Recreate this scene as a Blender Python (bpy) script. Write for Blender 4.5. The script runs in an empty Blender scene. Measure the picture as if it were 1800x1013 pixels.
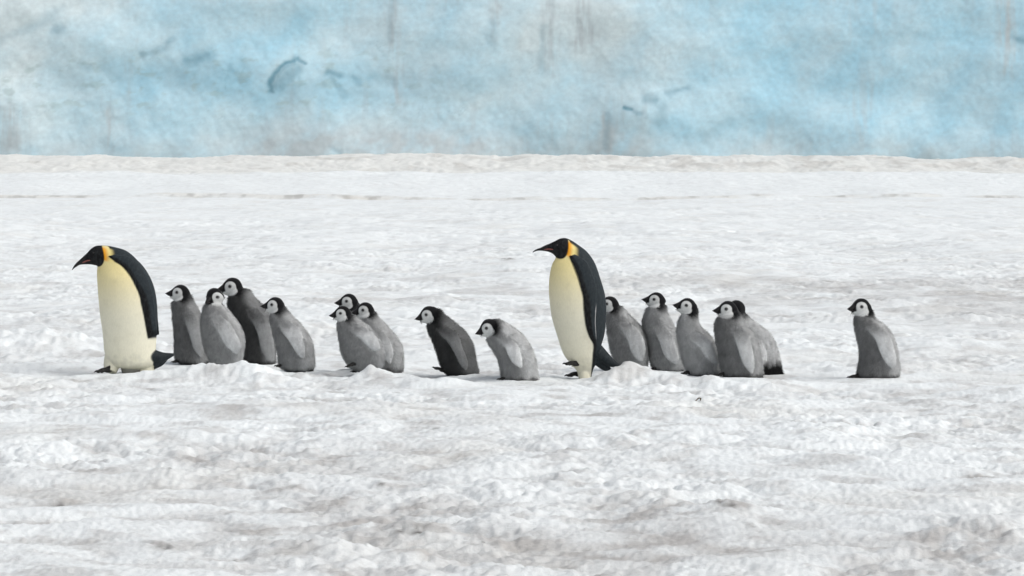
import bpy, math, random
import numpy as np
from mathutils import Vector, Matrix, kdtree
from mathutils.bvhtree import BVHTree

random.seed(7)
rng = np.random.default_rng(7)
S = bpy.context.scene
col = S.collection

# ------------------------------------------------------------------ camera
FPX = 7500.0                       # focal length in pixels of the 1800 px wide photograph
CAMZ = 1.70
PITCH = math.atan((506.5 - 265.0) / FPX)
cam_d = bpy.data.cameras.new('camera')
cam_d.sensor_width = 36.0
cam_d.lens = 36.0 * FPX / 1800.0
cam_d.clip_start = 0.5
cam_d.clip_end = 5000
cam_d.dof.use_dof = True
cam_d.dof.focus_distance = 32.2
cam_d.dof.aperture_fstop = 22.0
cam = bpy.data.objects.new('camera', cam_d)
cam.location = (0, 0, CAMZ)
cam.rotation_euler = (math.pi / 2 - PITCH, 0, 0)
col.objects.link(cam)
S.camera = cam

# ------------------------------------------------------------------ light
SUN_EL, SUN_AZ = math.radians(48), math.radians(115)     # azimuth clockwise from +Y
w = bpy.data.worlds.new('World')
S.world = w
w.use_nodes = True
nt = w.node_tree
nt.nodes.clear()
sky = nt.nodes.new('ShaderNodeTexSky')
sky.sky_type = 'NISHITA'
sky.sun_disc = False
sky.sun_elevation = SUN_EL
sky.sun_rotation = SUN_AZ
sky.air_density = 1.0
sky.dust_density = 4.0
sky.ozone_density = 1.0
hs = nt.nodes.new('ShaderNodeHueSaturation')
hs.inputs['Saturation'].default_value = 0.30
bg = nt.nodes.new('ShaderNodeBackground')
bg.inputs['Strength'].default_value = 0.15
wo = nt.nodes.new('ShaderNodeOutputWorld')
nt.links.new(sky.outputs[0], hs.inputs['Color'])
nt.links.new(hs.outputs[0], bg.inputs['Color'])
nt.links.new(bg.outputs[0], wo.inputs['Surface'])
sun_d = bpy.data.lights.new('sun', 'SUN')
sun_d.energy = 0.8
sun_d.angle = math.radians(55)
sun_d.color = (1.0, 0.98, 0.955)
sun = bpy.data.objects.new('sun', sun_d)
sv = Vector((math.sin(SUN_AZ) * math.cos(SUN_EL), math.cos(SUN_AZ) * math.cos(SUN_EL), math.sin(SUN_EL)))
sun.rotation_euler = sv.to_track_quat('Z', 'Y').to_euler()
sun.location = sv * 50
col.objects.link(sun)
S.view_settings.view_transform = 'Standard'
S.view_settings.look = 'None'
S.view_settings.gamma = 1
S.view_settings.use_curve_mapping = False
S.view_settings.exposure = -0.03
S.cycles.max_bounces = 6
S.cycles.diffuse_bounces = 4

# ------------------------------------------------------------------ helpers
CP, SP = math.cos(PITCH), math.sin(PITCH)

def at_depth(px, py, d):
    """point on the vertical plane Y = d seen at a pixel of the 1800 x 1013 photograph"""
    a = (px - 900.0) / FPX
    b = (506.5 - py) / FPX
    ry = CP + SP * b
    rz = -SP + CP * b
    t = d / ry
    return np.array([a * t, d, CAMZ + rz * t])

def on_ground(px, py):
    b = (506.5 - py) / FPX
    ry = CP + SP * b
    rz = -SP + CP * b
    t = -CAMZ / rz
    return ((px - 900.0) / FPX * t, ry * t)

def smooth(a, b, x):
    t = np.clip((x - a) / (b - a), 0, 1)
    return t * t * (3 - 2 * t)

_tab = np.random.default_rng(11).permutation(4096)
_ang = np.random.default_rng(12).random(4096) * 2 * np.pi
_gx, _gy = np.cos(_ang), np.sin(_ang)

def perlin(x, y, seed=0):
    x = x + seed * 37.17
    y = y + seed * 91.73
    xi = np.floor(x).astype(np.int64)
    yi = np.floor(y).astype(np.int64)
    fx, fy = x - xi, y - yi
    u = fx * fx * fx * (fx * (fx * 6 - 15) + 10)
    v = fy * fy * fy * (fy * (fy * 6 - 15) + 10)
    def g(ix, iy, dx, dy):
        h = _tab[(_tab[ix & 4095] + iy) & 4095]
        return _gx[h] * dx + _gy[h] * dy
    n00 = g(xi, yi, fx, fy)
    n10 = g(xi + 1, yi, fx - 1, fy)
    n01 = g(xi, yi + 1, fx, fy - 1)
    n11 = g(xi + 1, yi + 1, fx - 1, fy - 1)
    a = n00 + u * (n10 - n00)
    b = n01 + u * (n11 - n01)
    return (a + v * (b - a)) * 1.5

def fbm(x, y, octs=4, seed=0, gain=0.5):
    s = np.zeros_like(x)
    amp = 1.0
    for k in range(octs):
        s += amp * perlin(x * 2 ** k, y * 2 ** k, seed + k)
        amp *= gain
    return s

def mesh_from(name, verts, faces):
    """verts n x 3, faces a list of index arrays (m x 4 or m x 3)"""
    me = bpy.data.meshes.new(name)
    verts = np.asarray(verts, dtype=np.float32)
    me.vertices.add(len(verts))
    me.vertices.foreach_set('co', verts.ravel())
    faces = [np.asarray(f, dtype=np.int32) for f in faces if len(f)]
    loops = np.concatenate([f.ravel() for f in faces])
    sizes = np.concatenate([np.full(len(f), f.shape[1], dtype=np.int32) for f in faces])
    starts = np.concatenate([[0], np.cumsum(sizes)[:-1]]).astype(np.int32)
    me.loops.add(len(loops))
    me.loops.foreach_set('vertex_index', loops)
    me.polygons.add(len(sizes))
    me.polygons.foreach_set('loop_start', starts)
    me.polygons.foreach_set('loop_total', sizes)
    me.polygons.foreach_set('use_smooth', np.ones(len(sizes), dtype=bool))
    me.update(calc_edges=True)
    me.validate()
    return me

def color_attr(me, name, rgb):
    a = me.attributes.new(name, 'FLOAT_COLOR', 'POINT')
    c = np.ones((len(me.vertices), 4), dtype=np.float32)
    c[:, :3] = rgb
    a.data.foreach_set('color', c.ravel())

def float_attr(me, name, v):
    a = me.attributes.new(name, 'FLOAT', 'POINT')
    a.data.foreach_set('value', np.asarray(v, dtype=np.float32))

def link(name, me, mat=None, parent=None):
    o = bpy.data.objects.new(name, me)
    col.objects.link(o)
    if mat:
        me.materials.append(mat)
    if parent:
        o.parent = parent
    return o

def thing(name, loc, label, cat, group=None):
    o = bpy.data.objects.new(name, None)
    o.empty_display_size = 0.2
    o.location = loc
    o['label'] = label
    o['category'] = cat
    if group:
        o['group'] = group
    col.objects.link(o)
    return o

class N:
    """small node graph writer"""
    def __init__(self, name):
        self.m = bpy.data.materials.new(name)
        self.m.use_nodes = True
        self.t = self.m.node_tree
        self.b = self.t.nodes['Principled BSDF']
    def n(self, kind, **kw):
        x = self.t.nodes.new(kind)
        for k, v in kw.items():
            setattr(x, k, v)
        return x
    def put(self, sock, v):
        if hasattr(v, 'is_output'):
            self.t.links.new(v, sock)
        else:
            sock.default_value = v
    def attr(self, name, out='Fac'):
        return self.n('ShaderNodeAttribute', attribute_name=name).outputs[out]
    def pos(self, scale):
        tc = self.n('ShaderNodeTexCoord')
        mp = self.n('ShaderNodeMapping')
        mp.inputs['Scale'].default_value = scale
        self.put(mp.inputs['Vector'], tc.outputs['Object'])
        return mp.outputs[0]
    def noise(self, vec, scale, detail=3.0, rough=0.55):
        x = self.n('ShaderNodeTexNoise')
        self.put(x.inputs['Vector'], vec)
        x.inputs['Scale'].default_value = scale
        x.inputs['Detail'].default_value = detail
        x.inputs['Roughness'].default_value = rough
        return x.outputs['Fac']
    def rng(self, v, a, b, c=0.0, d=1.0):
        x = self.n('ShaderNodeMapRange')
        x.clamp = True
        self.put(x.inputs[0], v)
        for i, q in enumerate((a, b, c, d)):
            x.inputs[i + 1].default_value = q
        return x.outputs[0]
    def math(self, op, a, b):
        x = self.n('ShaderNodeMath', operation=op)
        self.put(x.inputs[0], a)
        self.put(x.inputs[1], b)
        return x.outputs[0]
    def mix(self, f, a, b, mode='MIX'):
        x = self.n('ShaderNodeMix', data_type='RGBA', blend_type=mode)
        self.put(x.inputs[0], f)
        self.put(x.inputs[6], a)
        self.put(x.inputs[7], b)
        return x.outputs[2]
    def bump(self, h, strength, dist):
        x = self.n('ShaderNodeBump')
        x.inputs['Strength'].default_value = strength
        x.inputs['Distance'].default_value = dist
        self.put(x.inputs['Height'], h)
        self.put(self.b.inputs['Normal'], x.outputs[0])
    def base(self, c, rough=0.8, spec=0.3):
        self.put(self.b.inputs['Base Color'], c)
        self.b.inputs['Roughness'].default_value = rough
        self.b.inputs['Specular IOR Level'].default_value = spec
        return self.m

def rgba(r, g, b):
    return (r, g, b, 1.0)

# ------------------------------------------------------------------ materials
g = N('snow')
p = g.pos((1, 1, 1))
n1 = g.noise(p, 38, 4, 0.65)
n2 = g.noise(p, 9, 4, 0.6)
n3 = g.noise(g.pos((1, 0.45, 1)), 160, 2, 0.6)
c = g.mix(g.attr('stain'), rgba(0.87, 0.91, 0.912), rgba(0.47, 0.458, 0.44))
c = g.mix(g.attr('beige'), c, rgba(0.70, 0.675, 0.61))
fine = g.math('MULTIPLY', g.rng(n2, 0.40, 0.66), g.rng(n1, 0.40, 0.68))
c = g.mix(g.math('MULTIPLY', fine, g.math('ADD', g.math('MULTIPLY', g.attr('stain'), 0.75), 0.20)), c, rgba(0.37, 0.36, 0.345))
speck = g.math('MULTIPLY', g.rng(n3, 0.66, 0.74), g.math('ADD', g.math('MULTIPLY', g.attr('stain'), 0.5), 0.1))
c = g.mix(speck, c, rgba(0.24, 0.21, 0.18))
grain = g.noise(g.pos((1, 0.6, 1)), 210, 2, 0.7)
c = g.mix(g.rng(grain, 0.38, 0.66, 0.0, 0.20), c, rgba(0.60, 0.61, 0.61))
c = g.mix(g.attr('dark_marks'), c, rgba(0.13, 0.12, 0.11))
g.bump(g.math('ADD', n1, g.math('MULTIPLY', n3, 0.4)), 0.5, 0.012)
M_SNOW = g.base(c, 0.85, 0.15)

g = N('glacier_ice')
n1 = g.noise(g.pos((1, 1, 0.9)), 2.3, 7, 0.68)
n2 = g.noise(g.pos((1, 1, 1)), 9, 4, 0.6)
c = g.attr('tint', 'Color')
c = g.mix(g.rng(n1, 0.35, 0.75, 0, 0.10), c, rgba(0.72, 0.78, 0.80))
c = g.mix(g.rng(n2, 0.45, 0.72, 0, 0.13), c, rgba(0.40, 0.50, 0.54))
g.bump(g.math('ADD', n1, g.math('MULTIPLY', n2, 0.3)), 0.06, 0.06)
M_ICE = g.base(c, 0.6, 0.25)

g = N('chick_plumage')
n1 = g.noise(g.pos((1, 1, 1)), 60, 3, 0.6)
n2 = g.noise(g.pos((1, 1, 0.4)), 190, 2, 0.5)
c = g.mix(g.rng(n1, 0.3, 0.7, 0.0, 0.16), g.attr('tint', 'Color'), rgba(0.03, 0.03, 0.03))
g.bump(n2, 0.4, 0.004)
M_CHICK = g.base(c, 0.95, 0.05)
M_CHICK.node_tree.nodes['Principled BSDF'].inputs['Sheen Weight'].default_value = 0.12

g = N('chick_down')
M_DOWN = g.base(g.attr('tint', 'Color'), 0.95, 0.03)

g = N('adult_plumage')
n1 = g.noise(g.pos((1, 1, 0.35)), 120, 3, 0.6)
n2 = g.noise(g.pos((1, 1, 1)), 14, 3, 0.5)
c = g.mix(g.rng(n1, 0.35, 0.75, 0.0, 0.10), g.attr('tint', 'Color'), rgba(0.10, 0.10, 0.09))
c = g.mix(g.rng(n2, 0.5, 0.8, 0.0, 0.16), c, rgba(0.45, 0.42, 0.32), 'MULTIPLY')
g.bump(n1, 0.25, 0.004)
n3 = g.noise(g.pos((1, 1, 0.5)), 55, 4, 0.65)
lum = g.rng(g.attr('tint', 'Fac'), 0.02, 0.2, 1.0, 0.0)
c = g.mix(g.math('MULTIPLY', g.rng(n3, 0.45, 0.75, 0.0, 0.28), lum), c, rgba(0.075, 0.085, 0.092))
M_ADULT = g.base(c, 0.66, 0.14)

def plain(name, c, rough, spec=0.3, nscale=90, dark=0.5):
    q = N(name)
    n_ = q.noise(q.pos((1, 1, 1)), nscale, 3, 0.6)
    cc = q.mix(q.rng(n_, 0.35, 0.7), rgba(*[v * dark for v in c]), rgba(*c))
    q.bump(n_, 0.3, 0.003)
    return q.base(cc, rough, spec)

M_BEAK = plain('black_beak', (0.016, 0.014, 0.014), 0.42)
M_STRIPE = plain('beak_stripe', (0.30, 0.10, 0.085), 0.5)
M_FOOT = plain('black_foot', (0.022, 0.021, 0.020), 0.7)
M_CLAW = plain('claw', (0.012, 0.011, 0.010), 0.35)
M_EYE = plain('eye', (0.006, 0.005, 0.005), 0.12, 0.6)
M_SCRAP = plain('straw_brown', (0.17, 0.125, 0.06), 0.8)

# ------------------------------------------------------------------ the penguins' places (needed by the snow)
# trace tables: pixel offsets inside enlarged crops (x0, y0, scale)
CROP = {'a1': (110, 410, 3.75), 'g1': (270, 470, 5.0667), 'g2': (560, 500, 5.96), 'g3': (710, 520, 5.958),
        'a2': (920, 400, 3.62), 'g4': (1040, 490, 5.0), 'g5': (1460, 500, 5.331)}

CH = []
def chick(**k):
    CH.append(k)

chick(crop='g1', d=34.1, label='grey chick first behind the leading adult, beak pointing left', tone=(0.075, 0.16),
      head=(238, 229, 74, 0, 0), body=[(240, 868, 420, 868), (200, 825, 490, 840), (185, 740, 496, 760), (187, 640, 490, 640), (178, 540, 466, 540), (170, 450, 435, 450), (165, 380, 400, 378), (163, 325, 362, 315), (190, 255, 330, 240)],
      flip=[(265, 400, 345, 380), (290, 480, 400, 450), (322, 570, 440, 540), (345, 650, 465, 640), (375, 730, 465, 730), (425, 795, 440, 790)], yaw=15,
      feet=[(255, 868, 0), (360, 868, 0)])
chick(crop='g1', d=33.4, label='chick with its head turned toward the camera, between two chicks behind the leading adult', tone=(0.15, 0.33),
      head=(538, 260, 75, 55, 22), body=[(560, 900, 740, 900), (510, 855, 776, 885), (475, 780, 785, 830), (445, 690, 800, 740), (427, 590, 806, 640), (420, 490, 785, 560), (430, 405, 745, 490), (452, 340, 680, 405), (475, 290, 612, 330), (500, 260, 585, 260)],
      flip=[(528, 445, 600, 425), (545, 510, 690, 490), (600, 595, 750, 590), (645, 680, 790, 680), (700, 735, 775, 735), (740, 768, 758, 765)], yaw=35,
      feet=[(540, 893, 0), (680, 897, 0)])
chick(crop='g1', d=34.2, label='tallest dark grey chick whose head rises above its neighbours behind the leading adult', tone=(0.028, 0.09),
      head=(700, 172, 80, 12, 9), body=[(830, 900, 1050, 900), (810, 868, 1080, 868), (800, 790, 1085, 760), (800, 690, 1068, 650), (796, 610, 1052, 540), (768, 535, 1040, 450), (722, 470, 1010, 375), (682, 405, 950, 318), (660, 335, 900, 270), (662, 275, 866, 215), (690, 210, 800, 170)],
      flip=[(835, 375, 930, 360), (870, 450, 1010, 440), (912, 530, 1050, 520), (940, 610, 1066, 610), (957, 700, 1083, 700), (995, 790, 1085, 790), (1040, 870, 1066, 872)], yaw=20,
      feet=[(850, 893, 0), (980, 893, 0)])
chick(crop='g1', d=32.9, label='pale grey chick last of the four behind the leading adult', tone=(0.125, 0.30),
      head=(1082, 338, 73, 0, 2), body=[(1150, 915, 1380, 925), (1118, 875, 1428, 890), (1110, 790, 1428, 790), (1095, 700, 1416, 695), (1075, 620, 1388, 620), (1056, 545, 1342, 550), (1038, 480, 1280, 478), (1036, 420, 1218, 418), (1052, 370, 1180, 350)],
      flip=[(1122, 500, 1200, 470), (1135, 550, 1285, 520), (1175, 600, 1330, 590), (1222, 660, 1345, 660), (1262, 730, 1358, 730), (1312, 795, 1352, 800)], yaw=15,
      feet=[(1165, 890, 1), (1280, 915, 0)], tail=[(1340, 850, 46), (1392, 905, 30), (1415, 935, 8)])
chick(crop='g2', d=32.55, label='front chick of the huddled trio, lifting one black foot', tone=(0.13, 0.32),
      head=(250, 306, 80, 10, 7), body=[(390, 905, 560, 880), (335, 868, 665, 855), (278, 790, 684, 790), (245, 700, 680, 710), (225, 620, 650, 620), (212, 550, 602, 535), (200, 470, 540, 462), (195, 400, 455, 398), (205, 355, 375, 335), (230, 310, 330, 280)],
      flip=[(348, 450, 420, 400), (372, 500, 530, 465), (430, 550, 602, 530), (490, 606, 640, 600), (540, 655, 655, 660), (600, 694, 630, 690)], yaw=35, far=[(225, 600), (238, 720), (275, 800), (325, 855)],
      feet=[(395, 850, 2), (460, 925, 0)])
chick(crop='g2', d=32.95, label='pale chick pressed behind the front one of the trio', tone=(0.15, 0.33),
      head=(488, 270, 82, 8, 10), body=[(660, 960, 850, 960), (640, 930, 868, 940), (590, 850, 884, 860), (560, 760, 884, 760), (530, 670, 874, 660), (480, 580, 834, 580), (440, 500, 772, 500), (412, 420, 702, 420), (408, 360, 628, 348), (440, 300, 570, 280)],
      flip=[(520, 450, 600, 430), (560, 540, 720, 530), (610, 630, 770, 630), (660, 710, 790, 720), (710, 780, 770, 790), (745, 825, 762, 825)], yaw=12,
      feet=[(680, 940, 0), (790, 945, 0)])
chick(crop='g2', d=33.35, label='chick at the rear of the trio showing only its head above the others', tone=(0.12, 0.28),
      head=(315, 182, 84, 9, 3), body=[(380, 930, 560, 930), (350, 890, 640, 890), (325, 780, 645, 780), (310, 680, 630, 680), (300, 560, 600, 560), (285, 450, 560, 450), (275, 370, 510, 370), (265, 300, 430, 270), (290, 220, 400, 190)],
      flip=[(360, 400, 420, 390), (380, 500, 520, 490), (420, 600, 570, 600), (470, 700, 570, 700), (510, 770, 540, 770)], yaw=10,
      feet=[(400, 915, 0), (500, 915, 0)])
chick(crop='g3', d=32.3, label='dark chick striding alone with its front foot raised', tone=(0.022, 0.03),
      head=(262, 196, 87, 4, 17), body=[(500, 850, 700, 852), (455, 822, 760, 838), (405, 770, 782, 780), (380, 710, 762, 720), (357, 640, 748, 650), (332, 560, 735, 560), (300, 475, 708, 480), (262, 395, 655, 395), (243, 325, 580, 322), (238, 285, 495, 255), (265, 220, 400, 180)],
      flip=[(345, 340, 440, 310), (385, 400, 545, 370), (455, 465, 595, 450), (505, 540, 618, 540), (545, 620, 652, 620), (585, 700, 672, 700), (635, 765, 665, 760)], yaw=8, capfade=1.1, nape=[(432, 205), (380, 150), (312, 113)],
      feet=[(395, 800, 3), (560, 840, 0)], tail=[(690, 800, 46), (755, 830, 28), (795, 862, 8)])
chick(crop='g3', d=31.65, label='pale hunched chick walking with its head bent low, just ahead of the second adult', tone=(0.13, 0.36),
      head=(893, 333, 90, 4, 23), body=[(1060, 915, 1370, 915), (1035, 890, 1398, 890), (1018, 820, 1402, 830), (1004, 740, 1390, 740), (982, 655, 1374, 655), (938, 575, 1340, 560), (885, 500, 1288, 470), (866, 445, 1215, 385), (868, 410, 1130, 325), (895, 350, 1035, 285)],
      flip=[(955, 415, 1060, 395), (1010, 485, 1150, 460), (1062, 540, 1205, 530), (1085, 600, 1225, 600), (1120, 665, 1240, 665), (1165, 712, 1240, 715), (1215, 742, 1235, 740)], yaw=12, capfade=0.45, nape=[(1045, 275), (990, 248), (940, 240)],
      feet=[(1085, 888, 1), (1220, 905, 0)])
chick(crop='g4', d=32.9, label='chick half hidden directly behind the second adult', tone=(0.115, 0.27),
      head=(158, 226, 71, 0, 4), body=[(270, 830, 450, 835), (235, 790, 470, 815), (200, 715, 490, 755), (172, 640, 497, 680), (150, 540, 492, 580), (135, 430, 462, 480), (128, 370, 412, 400), (125, 310, 342, 330), (130, 280, 275, 255), (150, 240, 225, 215)],
      flip=[(222, 385, 310, 375), (255, 440, 385, 420), (310, 540, 450, 520), (340, 630, 470, 620), (385, 695, 450, 700), (425, 722, 440, 720)], yaw=15,
      feet=[(270, 820, 0), (370, 825, 0)])
chick(crop='g4', d=32.9, label='upright slim chick with the highest head in the cluster behind the second adult', tone=(0.15, 0.31),
      head=(566, 190, 71, 6, -6), body=[(575, 860, 760, 850), (548, 810, 805, 810), (522, 750, 812, 740), (507, 690, 796, 650), (500, 620, 768, 545), (486, 545, 745, 460), (460, 460, 708, 385), (448, 390, 668, 310), (462, 310, 656, 255), (495, 255, 645, 215), (530, 210, 620, 180)],
      flip=[(540, 420, 620, 395), (562, 490, 700, 470), (600, 570, 732, 560), (622, 645, 755, 645), (668, 705, 765, 705), (735, 748, 755, 744)], yaw=18,
      feet=[(600, 850, 0), (700, 850, 0)])
chick(crop='g4', d=32.35, label='chick looking over its chest, third in the cluster behind the second adult', tone=(0.19, 0.31),
      head=(838, 244, 74, 16, -8), body=[(880, 865, 1090, 870), (840, 820, 1122, 845), (805, 735, 1116, 750), (780, 640, 1102, 650), (762, 560, 1080, 560), (747, 480, 1030, 490), (757, 400, 962, 425), (780, 330, 930, 350), (800, 290, 908, 270)],
      flip=[(828, 475, 910, 450), (862, 535, 1010, 510), (930, 585, 1060, 575), (980, 660, 1090, 650), (1040, 720, 1108, 710), (1098, 756, 1110, 750)], yaw=28,
      feet=[(880, 862, 0), (1000, 862, 0)])
chick(crop='g4', d=32.1, label='sturdy chick with dark belly, front right of the cluster behind the second adult', tone=(0.085, 0.235),
      head=(1196, 272, 77, 10, 2), body=[(1195, 885, 1470, 885), (1160, 855, 1500, 860), (1132, 780, 1500, 780), (1118, 700, 1490, 690), (1108, 620, 1468, 590), (1092, 545, 1430, 500), (1080, 460, 1380, 420), (1083, 395, 1325, 352), (1105, 345, 1290, 280), (1140, 290, 1270, 240)],
      flip=[(1215, 430, 1310, 405), (1240, 505, 1375, 490), (1270, 585, 1400, 580), (1292, 665, 1415, 660), (1328, 750, 1425, 745), (1390, 826, 1412, 822)], yaw=22,
      feet=[(1190, 868, 0), (1330, 868, 0)])
chick(crop='g4', d=32.55, label='pale chick mostly hidden at the right rear of the cluster, facing away', tone=(0.16, 0.36),
      head=(1270, 266, 77, -42, 2), body=[(1400, 865, 1620, 865), (1360, 840, 1662, 835), (1330, 760, 1662, 745), (1310, 670, 1642, 660), (1300, 590, 1612, 560), (1280, 500, 1560, 478), (1250, 430, 1472, 408), (1220, 370, 1385, 345), (1210, 310, 1340, 270), (1225, 260, 1310, 240)],
      flip=[(1330, 470, 1400, 450), (1360, 560, 1490, 550), (1400, 640, 1530, 640), (1440, 720, 1530, 720), (1480, 780, 1510, 780)], yaw=-5, darktail=True, nape=[(1348, 262), (1318, 218), (1282, 196)],
      feet=[(1440, 860, 0), (1560, 862, 0)], tail=[(1570, 800, 60), (1655, 845, 40), (1690, 884, 10)])
chick(crop='g5', d=31.95, label='lone chick at the far right trailing behind the group', tone=(0.085, 0.29),
      head=(284, 214, 83, 27, 4), body=[(300, 892, 590, 890), (258, 870, 632, 862), (250, 810, 648, 805), (268, 720, 642, 720), (270, 610, 626, 620), (246, 510, 600, 520), (230, 425, 552, 432), (220, 350, 490, 370), (222, 300, 415, 318), (245, 250, 365, 255)],
      flip=[(325, 395, 410, 375), (352, 445, 500, 430), (402, 505, 550, 495), (432, 590, 580, 585), (462, 660, 598, 660), (510, 735, 600, 735), (562, 782, 585, 775)], yaw=25,
      feet=[(245, 882, 1), (440, 888, 0)])

AD = []
AD.append(dict(crop='a1', d=32.6, yaw=38,
    label='leading adult emperor penguin at far left with bowed head and long drooping beak',
    body=[(430, 893, 515, 895), (365, 885, 570, 885), (305, 860, 605, 862), (276, 780, 614, 775), (270, 720, 618, 700), (262, 640, 622, 600), (250, 560, 622, 510), (240, 470, 614, 420), (233, 380, 598, 345), (228, 300, 568, 280), (227, 255, 520, 212), (229, 230, 470, 155), (231, 219, 415, 114), (229, 216, 352, 94), (224, 214, 300, 84), (214, 212, 252, 81), (194, 208, 215, 86), (172, 206, 182, 108), (152, 206, 150, 145)],
    beak=[(163, 206, 160, 132), (135, 207, 130, 160), (110, 211, 106, 182), (88, 224, 84, 203), (72, 236, 70, 224), (63, 246, 62, 241)],
    stripe=[(185, 178), (160, 183), (132, 195)],
    edge=[(230, 300), (265, 345), (300, 370), (345, 395), (400, 425), (450, 470), (500, 520), (545, 580), (585, 640), (600, 690)],
    edge_pts=[(170, 310), (200, 385), (240, 430), (280, 458), (340, 490), (400, 518), (470, 530), (550, 548), (640, 562), (690, 570)],
    whiteback=690,
    flip=[(308, 150, 350, 140), (352, 180, 430, 150), (408, 222, 495, 190), (447, 275, 550, 260), (485, 340, 586, 335), (517, 400, 606, 410), (532, 475, 616, 490), (547, 555, 620, 560), (560, 630, 628, 630), (568, 684, 634, 672)],
    ear=(288, 128, 42, 36, -35), eye=(208, 128),
    feet=[(312, 908, 0, 1.0), (545, 922, 0, 0.6)], tail=[(585, 810, 60), (650, 818, 46), (735, 800, 10)], tail2=[(600, 860, 50), (650, 850, 30), (700, 815, 8)],
    legs_and_shade=[[(360, 740, 40), (335, 820, 60), (325, 868, 55), (315, 912, 42)], [(535, 740, 40), (552, 830, 58), (555, 870, 54), (552, 918, 50)], [(450, 840, 60), (455, 885, 75), (460, 925, 70)]]))
AD.append(dict(crop='a2', d=31.9, yaw=26,
    label='second adult emperor penguin at center standing tall with level beak and raised toes',
    body=[(356, 972, 428, 974), (348, 945, 434, 950), (340, 915, 440, 918), (318, 886, 452, 888), (291, 856, 470, 855), (263, 820, 482, 800), (240, 770, 502, 730), (215, 690, 516, 680), (190, 610, 525, 600), (175, 540, 528, 520), (165, 450, 522, 445), (162, 380, 510, 390), (168, 300, 490, 325), (183, 235, 465, 250), (200, 205, 440, 200), (206, 192, 400, 150), (206, 187, 345, 108), (201, 182, 308, 84), (192, 172, 270, 68), (180, 164, 236, 70), (164, 157, 200, 87), (148, 153, 158, 107)],
    beak=[(160, 155, 160, 105), (132, 150, 132, 117), (108, 148, 108, 130), (90, 149, 88, 136), (72, 154, 70, 146), (60, 161, 59, 157)],
    stripe=[(188, 140), (160, 138), (132, 141)],
    edge_pts=[(185, 292), (230, 316), (280, 338), (350, 362), (430, 380), (530, 384), (620, 398), (700, 422), (740, 445), (800, 440), (860, 436), (940, 430)],
    whiteback=None,
    flip=[(292, 180, 330, 170), (312, 235, 400, 215), (338, 300, 440, 300), (360, 370, 462, 380), (378, 440, 466, 440), (384, 530, 460, 530), (397, 620, 457, 600), (420, 690, 462, 680), (450, 735, 465, 728)],
    ear=(305, 128, 44, 34, -38), eye=(215, 112),
    feet=[(330, 884, 4, 0.9), (366, 955, 0, 0.95)], tail=[(470, 790, 60), (540, 850, 44), (615, 886, 12)], tail2=[(460, 830, 50), (520, 890, 30), (560, 905, 8)],
    legs_and_shade=[[(380, 770, 30), (384, 845, 36), (388, 905, 36), (393, 972, 36)], [(340, 790, 36), (335, 850, 34), (332, 890, 26)]]))

def px_of(k, x, y):
    x0, y0, s = CROP[k]
    return x0 + x / s, y0 + y / s

# ------------------------------------------------------------------ snow field
def blob(x, y, cx, cy, rx, ry):
    return np.exp(-((x - cx) / rx) ** 2 - ((y - cy) / ry) ** 2)

# mounds the birds stand behind, ground spots: pixel of centre, half size (m)
MOUNDS = []
for px, py, h, rx, ry in [(395, 662, 0.085, 0.36, 0.45), (470, 662, 0.05, 0.22, 0.4), (320, 660, 0.04, 0.3, 0.4), (660, 664, 0.07, 0.17, 0.3),
                          (1100, 668, 0.10, 0.20, 0.35), (1180, 672, 0.085, 0.14, 0.3), (1250, 674, 0.05, 0.16, 0.3), (1330, 680, 0.03, 0.3, 0.35),
                          (790, 676, 0.03, 0.25, 0.3), (60, 615, 0.16, 0.75, 0.9), (290, 622, 0.11, 0.35, 0.5), (930, 684, 0.02, 0.4, 0.3),
                          (1660, 610, 0.08, 0.6, 0.8), (1740, 884, 0.03, 0.12, 0.10), (470, 720, 0.05, 0.7, 0.5), (250, 770, 0.05, 0.7, 0.5)]:
    gx, gy = on_ground(px, py)
    MOUNDS.append((gx, gy, h, rx, ry))
FLAT = []
for t in CH + AD:
    xs = [q for b in t['body'][:3] for q in (b[0], b[2])]
    X0 = px_of(t['crop'], sum(xs) / len(xs), 0)[0]
    t['X'] = (X0 - 900) / FPX * t['d'] * (1.0)
    FLAT.append((t['X'], t['d']))
STAINS = []     # dirty hollows: px, py, half width px, half height px, strength
for px, py, hw, hh, st in [(740, 930, 60, 10, 1.0), (900, 935, 60, 12, 0.6), (100, 876, 45, 8, 0.8), (1300, 903, 50, 9, 0.9), (1140, 950, 45, 10, 0.7), (1150, 900, 70, 16, .5),
                           (1640, 955, 90, 12, 0.4), (300, 955, 40, 8, 0.8), (180, 830, 60, 9, 0.6), (280, 910, 70, 12, .4), (1720, 850, 30, 6, 0.6), (90, 628, 70, 5, 0.6),
                           (420, 925, 60, 10, 0.4), (1000, 780, 60, 6, 0.4), (540, 800, 60, 5, 0.4), (1120, 668, 50, 5, 0.9), (730, 968, 40, 8, 0.5), (1380, 835, 60, 7, .4),
                           (1700, 950, 120, 30, .3), (700, 900, 180, 30, .35), (500, 950, 150, 35, .3), (1250, 940, 160, 40, .35), (40, 690, 50, 14, .35), (1060, 800, 90, 10, .3),
                           (893, 466, 14, 3, 0.9), (840, 660, 90, 7, .3), (650, 668, 90, 6, .4), (1650, 560, 120, 8, .25), (1440, 500, 260, 10, .3), (1740, 515, 120, 12, .35), (100, 560, 80, 6, .3), (420, 585, 200, 16, .2)]:
    gx, gy = on_ground(px, py)
    g2 = on_ground(px, py - hh)
    STAINS.append((gx, gy, hw / FPX * gy, max(abs(g2[1] - gy), 0.05), st))
DARK_MARKS = []  # small near-black marks on the snow
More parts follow.
